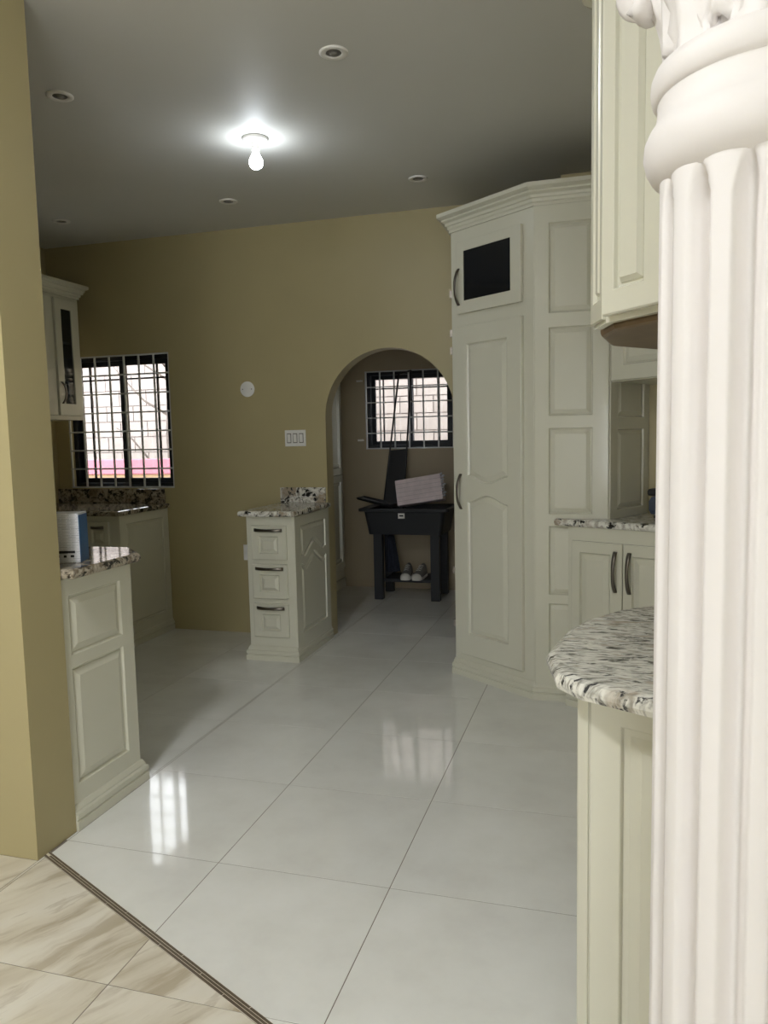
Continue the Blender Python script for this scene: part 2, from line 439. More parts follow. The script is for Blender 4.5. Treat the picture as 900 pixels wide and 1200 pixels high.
# threshold strip of slender brown mosaic pieces
def strip():
    s0, s1 = -.52, 1.75
    mid = (KO + MO) / 2; wd = KO - MO
    def P(s, o): return UD * s + NK * o
    g = MB(); q = [P(s0, MO), P(s1, MO), P(s1, KO), P(s0, KO)]
    g.prism([tuple(v) for v in q], -.004, .0006)
    st = struct(g.build('trim_1', M['stripgrout']), 'slim dark brown mosaic strip between the two floors', 'floor strip')
    rw = wd / 3
    for r in range(3):
        s = s0 - .3 + (.0, .19, .09)[r] + .146
        while s < s1:
            a, b = max(s, s0), min(s + .3, s1)
            if b - a > .01:
                o0 = MO + r * rw + .0009; o1 = MO + (r + 1) * rw - .0009
                if r == 0: o0 = MO + .0004
                m = MB().prism([tuple(P(a + .0012, o0)), tuple(P(b - .0012, o0)), tuple(P(b - .0012, o1)), tuple(P(a + .0012, o1))], -.001, .0011)
                m.build('mosaic_slat', M['strip'], st)
            s += .3
strip()

# ------------------------------------------------------------------ windows with bars
def window(name, R, y, nv, nh, ygr, label, glabel, lines):
    x0, z0, x1, z1 = R; t = .035; dep = .07
    root = bpy.data.objects.new(name, None); COL.objects.link(root); root.location = (x0, y, z0); struct(root, label, 'window')
    w, h = x1 - x0, z1 - z0; xm = w * .5
    MB().holed(rect(0, 0, w, h), [rect(t, t, w - t, h - t)], 0, dep).build('window_frame', M['frame'], root, bevel=.003)
    sashes = [(t, xm + .02, .036), (xm - .02, w - t, .012)]
    for k, (a, b, yy) in enumerate(sashes):
        st = .038
        sb = MB().holed(rect(a, t, b, h - t), [rect(a + st, t + st, b - st, h - t - st)], yy, yy + .022)
        s = sb.build('sash', M['frame'], root, bevel=.002)
        MB().box((a + st - .004, yy + .009, t + st - .004), (b - st + .004, yy + .013, h - t - st + .004)).build('pane', M['glass'], s)
        gx = a + st + (.075 if k == 0 else 0); gx = gx if k == 0 else b - st - .075
        for v in lines:
            zz = (t + st + v) if v > 0 else (h - t - st + v)
            MB().box((a + st, yy + .002, zz - .006), (b - st, yy + .02, zz + .006)).build('glazing_bar', M['frame'], s)
        MB().box((gx - .006, yy + .003, t + st), (gx + .006, yy + .019, h - t - st)).build('glazing_bar', M['frame'], s)
    g = thing('window_grille', (x0, ygr, z0), glabel, 'window grille', 'painted window grilles')
    for k in range(nv):
        x = .006 + (w - .012) * k / (nv - 1); r = .0065
        MB().box((x - r, -.006, 0), (x + r, .006, h)).build('vertical_bar', M['grille'], g, bevel=.002)
    for k in range(nh):
        z = .006 + (h - .012) * k / (nh - 1); r = .0055
        MB().box((0, -.011, z - r), (w, -.006, z + r)).build('horizontal_bar', M['grille'], g, bevel=.0015)
    return root
window('window_1', W1, 2.905, 8, 8, 2.862, 'black framed sliding window above the kitchen counter', 'white square-mesh bars over window above kitchen counter', (.07, -.10))
window('window_2', W2, 4.72, 7, 6, 4.668, 'black framed sliding window above the laundry tub', 'white square-mesh bars over window above laundry tub', (.075, -.085))
for k, (x, z) in enumerate([(-.955, 1.385), (-.955, 1.90)]):
    pass

# ------------------------------------------------------------------ yard outside
struct(MB().box((-12, 3.06, -.3), (8, 12, -.12)).build('ground', M['ground']), 'pale bare yard ground outside the windows', 'ground')
bw = thing('boundary_wall', (-3, 6.6, -.12), 'pale concrete block wall outside the barred windows', 'wall'); bw['kind'] = 'structure'
MB().box((-6, .015, 0), (5.0, .2, 3.2)).build('mortar_core', M['mortar'], bw)
blk = MB().box((0.006, 0, 0.006), (.394, .05, .194)).mesh('concrete_block', M['block'])
for r in range(4, 14):
    for c in range(26):
        x = -5.9 + c * .4 + (.2 if r % 2 else 0)
        if x < -3.9 + .0 or -.8 < x < .9 or x > 3.6: continue
        o = bpy.data.objects.new('concrete_block', blk); COL.objects.link(o); o.parent = bw; o.location = (x, random.uniform(-.004, .004), r * .2)
lw = thing('low_yard_wall', (-4.4, 5.0, -.12), 'low pink and tan painted wall outside the kitchen window', 'wall')
MB().box((-1.6, 0, 0), (2.2, .14, 1.19)).build('wall_body', M['tan'], lw, bevel=.01)
MB().box((-1.62, -.02, 1.19), (2.22, .16, 1.35)).build('coping', M['pink'], lw, bevel=.01)

def bare_tree():
    t = thing('bare_tree', (-3.75, 5.9, -.12), 'slim bare tree against the pale block wall outside', 'tree')
    rnd = random.Random(3)
    MB().tube([(0, 0, 0), (.03, 0, .8), (-.02, .02, 1.6), (.05, 0, 2.6), (.02, 0, 3.1)], [.045, .04, .034, .026, .015], n=8).build('trunk', M['bark'], t, smooth=True)
    for k in range(14):
        z = 1.0 + k * .14; a = rnd.uniform(0, 2 * PI); L = rnd.uniform(.4, .9); dx, dy = math.cos(a) * L, math.sin(a) * L * .5
        MB().tube([(0, 0, z), (dx * .4, dy * .4, z + .18), (dx * .7, dy * .7, z + .42), (dx, dy, z + .55 + rnd.uniform(0, .2))], [.015, .012, .009, .005], n=6).build('branch', M['bark'], t, smooth=True)
bare_tree()

# ------------------------------------------------------------------ tall pantry
def pantry():
    A, B, C, D = (.385, 2.235), (.88, 1.87), (1.254, 1.87), (1.455, 2.222)
    t = thing('pantry_cabinet', (.85, 2.3, 0), 'tall white corner pantry with long panelled door and dark glass door', 'cabinet')
    body = [(.385, 2.848), A, B, C, D, (1.455, 2.222), (.975, 2.222), (.975, 2.848)]
    body = [(.385, 2.848), A, B, C, D, (.975, 2.222), (.975, 2.848)]
    MB().prism(body, .002, 2.56).build('body', M['cab'], t, world=True)
    MB().sweep(PLINTH, [(.385, 2.848), A, B, (1.052, 1.87)]).build('plinth', M['cab'], t, world=True)
    MB().sweep(crown_prof(2.555, .1, .075), [(.385, 2.848), A, B, C, D]).build('crown_moulding', M['cab'], t, world=True)
    MB().prism(inset(body, .004), 2.56, 2.653).build('top_board', M['cab'], t, world=True)
    L = math.dist(A, B); a = ang(A, B); nx, ny = math.sin(a), -math.cos(a)
    def at(s, z, out=0): return (A[0] + (B[0] - A[0]) * s / L + nx * out - .85, A[1] + (B[1] - A[1]) * s / L + ny * out - 2.3, z)
    # lower door with two ogee panels
    w, h = .485, 1.89; zb = .135; s0 = .063
    def ogee(x0, x1, z, amp, rev=False):
        pts = []
        for k in range(17):
            u = k / 16; pts.append((x0 + (x1 - x0) * u, z + amp * (.5 - .5 * math.cos(2 * PI * u)) ** .9))
        return pts[::-1] if rev else pts
    x0, x1 = .07, .385
    up = ogee(x0, x1, 1.182 - zb, -.042) + [(x1, 1.925 - zb), (x0, 1.925 - zb)]
    lo = [(x0, .262 - zb), (x1, .262 - zb)] + ogee(x0, x1, 1.035 - zb, .042, True)
    d = panel_face('door', t, at(s0, zb, .022), a, w, h, [up, lo], t=.021)
    handle(d, (.02, 0, 1.092 - zb), .20)
    # upper door with dark glass
    w, h = .485, .39; zb = 2.095
    mb = MB().holed(rect(0, 0, w, h), [rect(.055, .068, .41, .338)], 0, .021)
    d2 = mb.build('glass_door', M['cab'], t, at(s0, zb, .022), a, bevel=.003)
    MB().box((.05, .006, .063), (.415, .01, .343)).build('pane', M['cabglass'], d2)
    handle(d2, (.02, 0, .146), .20)
    # front face: raised panels, one above another
    def field_panel(x0, x1, z0, z1):
        return rect(x0 - B[0], z0, x1 - B[0], z1)
    hs = [field_panel(.952, 1.172, 2.02, 2.468), field_panel(.952, 1.172, 1.502, 1.952), field_panel(.952, 1.172, .995, 1.442),
          field_panel(.952, 1.172, .57, .935), field_panel(.952, 1.172, .16, .525)]
    panel_face('front_panel', t, (B[0] + .004 - .85, B[1] - .012 - 2.3, 0.0), 0, C[0] - B[0] - .004, 2.555, hs, t=.012, slope=.02)
    # right return into the niche
    a2 = ang(C, D); L2 = math.dist(C, D)
    hs = [rect(.07, z0, L2 - .06, z1) for z0, z1 in ((1.49, 1.95), (1.015, 1.43))]
    panel_face('return_panel', t, (C[0] + math.sin(a2) * .01 - .85, C[1] - math.cos(a2) * .01 - 2.3, .0), a2, L2, 2.55, hs, t=.01, slope=.02)
    # hinges that show on the left edge
    for z in (2.22, 2.0, 1.9, .62, .3):
        MB().box((.372, 2.24, z - .02), (.386, 2.262, z + .02)).build('hinge', M['metal'], t, world=True)
pantry()

# ------------------------------------------------------------------ small drawer cabinet by the arch
def drawer_cabinet():
    x0, x1, y0 = -.962, -.641, 2.232
    t = thing('drawer_cabinet', ((x0 + x1) / 2, 2.53, 0), 'narrow white three-drawer cabinet beside the arch', 'cabinet')
    cx, cy = t.location.x, t.location.y
    MB().box((x0, y0, .002), (x1, 2.848, .93)).build('body', M['cab'], t, world=True, bevel=.002)
    MB().sweep(PLINTH, [(x0, 2.848), (x0, y0), (x1, y0), (x1, 2.848)]).build('plinth', M['cab'], t, world=True)
    for z0, z1 in ((.655, .872), (.406, .626), (.155, .372)):
        w, h = .24, z1 - z0
        d = panel_face('drawer', t, (x0 + .038 - cx, y0 - .018 - cy, z0), 0, w, h, [rect(.05, .04, w - .055, h - .066)], t=.0175, slope=.018)
        handle(d, (w / 2, 0, h - .027), .19, False, out=.026)
    # side facing the floor: panel with a wavy split
    yL = 2.85 - y0
    def wave(x0, x1, z, rev=False):
        pts = []
        for k in range(21):
            u = k / 20; z_ = z + .055 * math.exp(-((u - .5) / .17) ** 2) - .02 * math.exp(-((u - .86) / .1) ** 2) - .02 * math.exp(-((u - .14) / .1) ** 2)
            pts.append((x0 + (x1 - x0) * u, z_))
        return pts[::-1] if rev else pts
    a0, a1 = .095, yL - .075
    up = wave(a0, a1, .675) + [(a1, .862), (a0, .862)]
    lo = [(a0, .165), (a1, .165)] + wave(a0, a1, .62, True)
    panel_face('side_panel', t, (x1 + .010 - cx, y0 - cy, 0), PI / 2, yL - .002, .928, [up, lo], t=.0098, slope=.022)
    c = thing('worktop', (cx, cy, .93), 'small black and white granite worktop on the three-drawer cabinet', 'worktop')
    MB().prism([(-1.0, 2.19), (-.612, 2.19), (-.612, 2.848), (-1.0, 2.848)], .9305, .966, .012).build('slab', M['g_small'], c, world=True)
    MB().box((-.985, 2.828, .9662), (-.646, 2.849, 1.072)).build('upstand', M['g_small'], c, world=True, bevel=.003)
drawer_cabinet()

# ------------------------------------------------------------------ counter below the kitchen window
def window_counter():
    x0, x1, y0 = -2.858, -1.92, 2.25
    t = thing('base_cabinet', (-2.4, 2.55, 0), 'white base cabinet with panelled end below the kitchen window', 'cabinet')
    cx, cy = -2.4, 2.55
    MB().box((x0, y0, .002), (x1, 2.848, .92)).build('body', M['cab'], t, world=True)
    MB().sweep(PLINTH, [(x0, y0), (x1, y0), (x1, 2.848)]).build('plinth', M['cab'], t, world=True)
    panel_face('end_panel', t, (x1 + .01 - cx, y0 - cy, 0), PI / 2, .598, .92, [rect(.07, .15, .53, .86)], t=.0098, slope=.012)
    for k in range(4):
        xa = -2.16 - k * .2; 
        d = panel_face('drawer', t, (xa - cx, y0 - .018 - cy, .70), 0, .17, .18, [rect(.035, .03, .135, .13)], t=.0175, slope=.02)
        handle(d, (.085, 0, .143), .10, False, out=.022)
        d = panel_face('door', t, (xa - cx, y0 - .018 - cy, .13), 0, .17, .55, [rect(.035, .04, .135, .51)], t=.0175, slope=.02)
    c = thing('worktop', (-2.4, 2.55, .92), 'dark speckled granite worktop below the kitchen window', 'worktop')
    MB().prism([(x0, 2.215), (-1.89, 2.215), (-1.89, 2.848), (x0, 2.848)], .9205, .956, .012).build('slab', M['g_left'], c, world=True)
    MB().box((x0, 2.826, .9562), (-1.925, 2.849, 1.064)).build('upstand', M['g_left'], c, world=True, bevel=.003)
window_counter()

# ------------------------------------------------------------------ peninsula by the partition wall
def left_peninsula():
    t = thing('peninsula_cabinet', (-1.3, .28, 0), 'white panelled end of counter cabinet against the partition wall', 'cabinet')
    cx, cy = -1.3, .28; x1, y0, y1 = -.634, .062, .492
    MB().box((-2.2, y0, .002), (x1, y1, .935)).build('body', M['cab'], t, world=True)
    MB().sweep(PLINTH, [(x1 + .01, y0), (x1 + .01, y1), (-2.2, y1)]).build('plinth', M['cab'], t, world=True)
    w = y1 - y0
    panel_face('end_panel', t, (x1 + .012 - cx, y0 - cy, 0), PI / 2, w, .934,
               [rect(.045, .645, w - .075, .868), rect(.045, .16, w - .075, .60)], t=.0118, slope=.026)
    c = thing('worktop', (-1.3, .3, .936), 'speckled granite counter end with clipped corner holding the carton', 'worktop')
    MB().prism([(-2.2, .063), (-.557, .063), (-.557, .47), (-.70, .615), (-2.2, .615)], .9355, .972, .014).build('slab', M['g_left'], c, world=True)
    b = thing('carton', (-.668, .2, .9725), 'white printed carton with blue side on the granite counter', 'carton')
    b.rotation_euler[2] = math.radians(20)
    MB().box((-.13, 0, 0), (.03, .10, .185)).build('box_body', M['carton'], b, bevel=.002)
    MB().box((.03, .0015, .001), (.0315, .0985, .178)).build('blue_side', M['blue'], b)
    bars = M['black']
    for zz, xa, xb in ((.036, -.085, .012), (.020, -.085, -.045), (.020, -.03, -.02), (.0205, -.005, .008), (.075, -.118, -.098), (.12, -.118, -.1)):
        MB().box((xa, -.0006, zz), (xb, 0, zz + .009)).build('print_line', bars, b)
left_peninsula()

# ------------------------------------------------------------------ glass wall cabinet, left wall
def left_wall_cabinet():
    X, y0, y1, z0, z1 = -2.515, 1.75, 2.715, 1.585, 2.47
    t = thing('wall_cabinet', (-2.69, 2.25, z0), 'white wall cabinet with narrow glass doors beside the window', 'cabinet')
    def P(x, y, z): return (x + 2.69, y - 2.25, z - z0)
    b = MB()
    b.box(P(-2.858, y0, z0), P(X, y1, z0 + .02)).box(P(-2.858, y0, z1 - .02), P(X, y1, z1))
    b.box(P(-2.858, y0, z0 + .02), P(X, y0 + .018, z1 - .02)).box(P(-2.858, y1 - .018, z0 + .02), P(X, y1, z1 - .02)).box(P(-2.858, y0 + .018, z0 + .02), P(-2.845, y1 - .018, z1 - .02))
    b.build('carcass', M['cab'], t)
    for z in (1.86, 2.13):
        MB().box(P(-2.845, y0 + .018, z), P(X - .02, y1 - .018, z + .018)).build('shelf', M['cab'], t)
    MB().holed(rect(0, 0, y1 - y0, z1 - z0), [rect(.04, .05, .655, z1 - z0 - .06), rect(.70, .05, .905, z1 - z0 - .06)], 0, .018).build('face_frame', M['cab'], t, P(X + .018, y0, z0), PI / 2, bevel=.002)
    for a, w, gx0, gx1 in ((.025, .64, .09, .55), (.69, .23, .065, .172)):
        h = .825
        d = MB().holed(rect(0, 0, w, h), [rect(gx0, .085, gx1, h - .075)], 0, .02).build('glass_door', M['cab'], t, P(X + .039, y0 + a, z0 + .03), PI / 2, bevel=.004)
        MB().box((gx0 - .005, .008, .08), (gx1 + .005, .012, h - .07)).build('pane', glassd, d)
        handle(d, (.03, 0, .16), .15)
    MB().sweep(crown_prof(z1 - .01 - z0, .1, .06), [(P(-2.858, y0, 0)[:2]), P(X + .018, y0, 0)[:2], P(X + .018, y1, 0)[:2], P(-2.858, y1, 0)[:2]]).build('crown_moulding', M['cab'], t)
glassd = glass_mat('cabinet_glass_clear', (.55, .58, .62, 1), .06)
left_wall_cabinet()

# ------------------------------------------------------------------ corner counter right of the pantry
def corner_counter():
    F0, F1 = (1.058, 1.822), (1.6, 1.562)
    t = thing('corner_base_cabinet', (1.6, 1.9, 0), 'white two-door corner base cabinet beside the pantry', 'cabinet')
    cx, cy = 1.6, 1.9
    MB().prism([(1.058, 1.856), F0, F1, (2.098, 1.562), (2.098, 2.222), (1.47, 2.222), (1.275, 1.856)], .002, .94).build('body', M['cab'], t, world=True)
    MB().sweep(PLINTH, [F0, F1, (2.098, 1.562)]).build('plinth', M['cab'], t, world=True)
    a = ang(F0, F1); nx, ny = math.sin(a), -math.cos(a); ux, uy = math.cos(a), math.sin(a)
    def at(s, z, out): return (F0[0] + ux * s + nx * out - cx, F0[1] + uy * s + ny * out - cy, z)
    w, h = .272, .74
    for k, s in enumerate((.028, .304)):
        d = panel_face('door', t, at(s, .13, .021), a, w, h, [rect(.045, .06, w - .06, h - .055)], t=.02)
        handle(d, (w - .034 if k == 0 else .034, 0, h - .14), .20)
    c = thing('worktop', (1.6, 1.9, .94), 'granite corner worktop against the tall pantry', 'worktop')
    MB().prism([(.985, 1.856), (.985, 1.836), (1.0, 1.822), (1.6, 1.533), (2.098, 1.533), (2.098, 2.222), (1.475, 2.222), (1.272, 1.856)], .9405, .976, .013).build('slab', M['g_small'], c, world=True)
    u = thing('corner_wall_cabinet', (1.75, 1.85, 1.655), 'white panelled corner wall cabinet above the corner worktop', 'cabinet')
    G0, G1 = (1.268, 1.845), (1.62, 1.50)
    MB().prism([G0, G1, (2.098, 1.50), (2.098, 2.222), (1.478, 2.222)], 1.662, 2.43).build('body', M['cab'], u, world=True)
    a = ang(G0, G1); nx, ny = math.sin(a), -math.cos(a); L = math.dist(G0, G1)
    h = .72
    panel_face('door', u, (G0[0] + nx * .02 - 1.75 + .008, G0[1] + ny * .02 - 1.85 - .008, .012), a, L - .02, h, [rect(.075, .07, L - .09, h - .06)], t=.0195)
    MB().sweep(crown_prof(2.425, .1, .06), [G0, G1, (2.098, 1.50)]).build('crown_moulding', M['cab'], u, world=True)
    # small appliance, partly behind the column
    k = thing('toaster', (1.60, 1.90, .9765), 'slate blue toaster with black top on the corner worktop', 'toaster')
    k.rotation_euler[2] = -.45
    MB().prism([(-.13, -.075), (.13, -.075), (.13, .075), (-.13, .075)], .012, .115, .03).build('body', M['slate'], k, smooth=False)
    MB().prism([(-.135, -.08), (.135, -.08), (.135, .08), (-.135, .08)], .112, .15, .012).build('lid', M['black'], k)
    MB().box((-.11, -.06, 0), (.11, .06, .014)).build('foot', M['black'], k)
    MB().tube([(-.06, -.085, .095), (.06, -.085, .095)], .008).build('lever', M['metal'], k, smooth=True)
corner_counter()

# ------------------------------------------------------------------ near peninsula and the cabinet above it
def right_peninsula():
    E, F = (1.226, -.732), (1.50, -.868)
    t = thing('peninsula_cabinet', (1.65, -.5, 0), 'white panelled peninsula cabinet behind the fluted column', 'cabinet')
    cx, cy = 1.65, -.5
    body = [(1.199, -.70), E, F, (2.098, -.868), (2.098, -.10), (1.44, -.17), (1.27, -.33), (1.215, -.50)]
    MB().prism(body, .002, .932).build('body', M['cab'], t, world=True)
    MB().sweep(PLINTH, [(1.215, -.50), (1.199, -.70), E, F]).build('plinth', M['cab'], t, world=True)
    a = ang(E, F); nx, ny = math.sin(a), -math.cos(a); w = math.dist(E, F)
    panel_face('front_panel', t, (E[0] + nx * .008 - cx, E[1] + ny * .008 - cy, .094), a, w, .836, [rect(.062, .06, w - .06, .782)], t=.0078, slope=.03)
    G = (1.199, -.70); a1 = ang(G, E); n1 = (math.sin(a1), -math.cos(a1)); w1 = math.dist(G, E)
    MB().box((.006, -.004, .094), (w1 - .006, 0, .93)).build('corner_post', M['cab'], t, (G[0] - cx, G[1] - cy, 0), a1, bevel=.002)
    c = thing('worktop', (1.65, -.5, .932), 'pale streaked granite peninsula top with clipped corners beside the column', 'worktop')
    top = [(1.134, -.632), (1.16, -.76), (1.205, -.818), (1.337, -.890), (1.46, -.935), (2.098, -.935), (2.098, -.02), (1.55, -.03), (1.395, -.108), (1.275, -.213), (1.203, -.327), (1.166, -.435)]
    MB().prism(top, .9325, .972, .016).build('slab', M['g_right'], c, world=True)
    # wall-hung cabinet above
    u = thing('peninsula_wall_cabinet', (1.65, -.4, 1.635), 'tall glossy white wall cabinet hung above the peninsula', 'cabinet')
    A, B, C = (1.223, -.488), (1.247, -.586), (1.44, -.826)
    poly = [(1.262, -.24), A, B, C, (2.098, -.826), (2.098, -.06), (1.385, -.06)]
    MB().prism(poly, 1.648, 2.44).build('body', M['cab'], u, world=True, bevel=.002)
    # recessed timber underside behind a white lower rim
    MB().sweep([(-.016, 1.632), (0, 1.632), (0, 1.649), (-.016, 1.649)], [A, B, C, (1.6, -.826)]).build('bottom_rim', M['cab'], u, world=True)
    und = [(1.256, -.24), (1.235, -.43), (1.262, -.55), (1.42, -.75), (1.75, -.76), (1.75, -.075), (1.39, -.07)]
    MB().prism(und, 1.622, 1.648, .010).build('underside_board', M['brown'], u, world=True)
    a = ang(B, C); nx, ny = math.sin(a), -math.cos(a); L = math.dist(B, C)
    d = panel_face('door', u, (B[0] + nx * .018 - 1.65 + .006, B[1] + ny * .018 + .4 - .008, .008), a, L - .02, .785, [rect(.032, .045, .118, .75)], t=.0178, slope=.008)
    a1 = ang(A, B); L1 = math.dist(A, B); n1 = (math.sin(a1), -math.cos(a1))
    panel_face('side_panel', u, (A[0] + n1[0] * .008 - 1.65, A[1] + n1[1] * .008 + .4, .004), a1, L1, .79, [rect(.022, .04, L1 - .02, .76)], t=.0078, slope=.008)
    MB().sweep(crown_prof(2.335, .11, .075), [(1.385, -.06), (1.262, -.24), A, B, C, (1.6, -.826)]).build('crown_moulding', M['cab'], u, world=True)
right_peninsula()

# ------------------------------------------------------------------ fluted column
def column():
    cx, cy = 1.447, -1.115; R = .1315
    t = thing('column', (cx, cy, 0), 'white plaster fluted column with leafy capital beside the peninsula', 'column')
    MB().prism([(-.175, -.175), (.175, -.175), (.175, .175), (-.175, .175)], .001, .06, .006).build('base_plinth', M['capw'], t)
    MB().lathe([(.165, .06), (.175, .07), (.175, .09), (.16, .105), (.146, .115), (.144, .13), (.155, .14), (.155, .155), (.143, .165), (.1325, .18), (.1325, .19)], 64).build('base_moulding', M['capw'], t, smooth=True)
    # shaft: wide rounded ridges with narrower hollows that end in round heads below the necking
    NF = 14; per = 16; N = NF * per; zs = [.19, .23, .26]
    zs = [.19, .2, .21, .22, .24] + [.3 + k * .134 for k in range(10)] + [1.63 + .008 * k for k in range(14)]
    vs = []; ph = math.radians(-18.7)
    def groove(u):
        u = abs(((u + .5) % 1) - .5) * 2           # 0 at hollow centre, 1 at ridge centre
        return max(0., math.cos(min(1, u / .54) * PI / 2)) ** .8, u
    for z in zs:
        for i in range(N):
            a = 2 * PI * i / N; g, u = groove((a + ph) / (2 * PI) * NF)
            top = 1.728 - .045 * min(1, u / .54) ** 2
            bot = .215
            f = max(0, min(1, (top - z) / .012)) * max(0, min(1, (z - bot) / .02))
            ridge = .004 * (1 - ((u - 1) ** 2)) 
            r = R - .003 + ridge - .021 * g * f - (0 if f > 0 else 0)
            vs.append((r * math.cos(a), r * math.sin(a), z))
    fs = []
    for k in range(len(zs) - 1):
        for i in range(N):
            j = (i + 1) % N; fs.append((k * N + i, k * N + j, (k + 1) * N + j, (k + 1) * N + i))
    MB().add(vs, fs).build('shaft', M['capw'], t, smooth=True)
    neck = [(.128, 1.728), (.1345, 1.733), (.142, 1.739), (.1485, 1.75), (.1525, 1.765), (.151, 1.781), (.1455, 1.793), (.140, 1.799), (.137, 1.81), (.1355, 1.822), (.1365, 1.834), (.135, 1.838)]
    MB().lathe(neck, 96).build('necking', M['capw'], t, smooth=True)
    ring = [(.128, 1.827), (.1375, 1.829), (.1425, 1.835), (.1445, 1.846), (.1437, 1.856), (.140, 1.865), (.135, 1.868), (.11, 1.869)]
    MB().lathe(ring, 96).build('astragal', M['capw'], t, smooth=True)
    MB().lathe([(.115, 1.864), (.112, 1.93), (.115, 2.0), (.126, 2.08), (.148, 2.15), (.168, 2.185), (.168, 2.195)], 64).build('bell', M['capw'], t, smooth=True)
    def leaf(a, z0, h, r0, w, curl, name='leaf'):
        ca, sa = math.cos(a), math.sin(a); rows = 14; cols = 9; vs = []; 
        for layer in (0, .012):
            for k in range(rows + 1):
                u = k / rows
                if u < .78: rr = r0 + .018 * u ** 2 + .03 * u ** 4; zz = z0 + h * u / .9
                else:
                    q = (u - .78) / .22 * PI * .85; rc = curl
                    rr = r0 + .018 * .78 ** 2 + .03 * .78 ** 4 + rc * (1 - math.cos(q)) ; zz = z0 + h * .78 / .9 + rc * math.sin(q) * 1.2
                wd = w * (math.sin(PI * min(1, .22 + .7 * u)) ** .7) * (1 + .14 * math.sin(u * PI * 7)) * (.75 if u > .9 else 1)
                for c in range(cols + 1):
                    s = -1 + 2 * c / cols
                    rel = .010 * math.cos(s * PI / 2) + .006 * math.cos(s * PI * 2.5) * (1 - .3 * u)
                    r = rr + rel + layer * -1 - .012 * s * s
                    y = s * wd
                    vs.append((ca * r - sa * y, sa * r + ca * y, zz + .006 * math.cos(s * PI * 2)))
        n1 = (rows + 1) * (cols + 1); fs = []
        for L in (0, n1):
            for k in range(rows):
                for c in range(cols):
                    i = L + k * (cols + 1) + c; f = (i, i + 1, i + cols + 2, i + cols + 1); fs.append(f if L == 0 else f[::-1])
        for k in range(rows):
            for c in (0, cols):
                i = k * (cols + 1) + c; fs.append((i, i + cols + 1, i + cols + 1 + n1, i + n1))
        for c in range(cols):
            i = rows * (cols + 1) + c; fs.append((i, i + 1, i + 1 + n1, i + n1)); fs.append((c, c + 1, c + 1 + n1, c + n1))
        # rolled tip
        uu = PI * .85; re = r0 + .018 * .78 ** 2 + .03 * .78 ** 4 + curl; ze = z0 + h * .78 / .9 + curl * .6
        b0 = len(vs); nu, nv = 10, 8
        for a_ in range(nv + 1):
            th = PI * a_ / nv
            for q in range(nu):
                f_ = 2 * PI * q / nu; y = w * .62 * math.cos(th); rr = curl * 1.15 * max(0, math.sin(th)) ** .7
                r = re + rr * math.cos(f_); vs.append((ca * r - sa * y, sa * r + ca * y, ze + rr * math.sin(f_)))
        for a_ in range(nv):
            for q in range(nu):
                q2 = (q + 1) % nu; fs.append((b0 + a_ * nu + q, b0 + a_ * nu + q2, b0 + (a_ + 1) * nu + q2, b0 + (a_ + 1) * nu + q))
        MB().add(vs, fs).build(name, M['capw'], t, smooth=True)
    for k in range(8): leaf(2 * PI * (k + .5) / 8 + .12, 1.860, .115, .118, .046, .015)
    for k in range(8): leaf(2 * PI * k / 8 + .12, 1.88, .19, .119, .040, .018, 'upper_leaf')
    for k in range(4):
        a = PI / 4 + k * PI / 2; ca, sa = math.cos(a), math.sin(a); path = []; rad = []
        for q in range(40):
            u = q / 39; th = -PI * .5 + u * PI * 3.4; rr = .038 * (1 - .75 * u)
            if u < .25:
                v = u / .25; path.append((.13 + .07 * v, 0, 1.97 + .12 * v ** .7)); rad.append(.014)
            else:
                v = (u - .25) / .75; th = PI * .75 - v * PI * 3.2; rr = .036 * (1 - .7 * v)
                path.append((.205 + rr * math.cos(th), 0, 2.06 + rr * math.sin(th))); rad.append(.014 - .006 * v)
        path = [(ca * x - sa * y, sa * x + ca * y, z) for x, y, z in path]
        MB().tube(path, .026, [r_ + .005 for r_ in rad], 10, up=(-sa, ca, 0)).build('volute', M['capw'], t, smooth=True)
    ab = []
    for k in range(4):
        a0 = PI / 4 + k * PI / 2
        for q in range(10):
            u = q / 10; a = a0 + (PI / 2) * u; r = .25 - .075 * math.sin(PI * u) ** .8; ab.append((r * math.cos(a), r * math.sin(a)))
    MB().prism(ab, 2.195, 2.245, .008).build('abacus', M['capw'], t)
    MB().prism([(-.15, -.15), (.15, -.15), (.15, .15), (-.15, .15)], 2.245, CEIL - .001).build('impost_block', M['capw'], t)
column()

# ------------------------------------------------------------------ ceiling lamps
def bulb_lamp(x, y, strength, label):
    t = thing('ceiling_bulb', (x, y, CEIL), label, 'lamp')
    MB().lathe([(.0, -.002), (.064, -.0005), (.064, -.008), (.058, -.016), (.045, -.02), (.03, -.022), (0, -.022)][1:], 40).build('ceiling_plate', M['white'], t, smooth=True)
    MB().lathe([(.02, -.02), (.02, -.055), (.017, -.06), (.0, -.06)], 24).build('lampholder', M['white'], t, smooth=True)
    prof = [(0.0, -.148)] + [(.034 * math.sin(a), -.114 - .034 * math.cos(a)) for a in [PI * k / 12 for k in range(1, 9)]] + [(.018, -.075), (.014, -.06)]
    MB().lathe(prof, 28).build('bulb', emit_mat('bulb_glow', (.86, .93, 1.0, 1), strength), t, smooth=True)
bulb_lamp(-.42, 1.406, KITCHEN_BULB, 'lit bare bulb on white round ceiling holder')
def dome_lamp(x, y, strength, label):
    t = thing('dome_lamp', (x, y, CEIL), label, 'lamp')
    MB().lathe([(.175, -.0005), (.175, -.02), (.165, -.024), (0, -.024)], 48).build('ceiling_plate', M['white'], t, smooth=True)
    MB().lathe([(.16 * math.cos(a), -.024 - .075 * math.sin(a)) for a in [PI / 2 * k / 10 for k in range(11)]], 48).build('opal_dome', emit_mat('dome_glow', (.95, .97, 1.0, 1), strength), t, smooth=True)
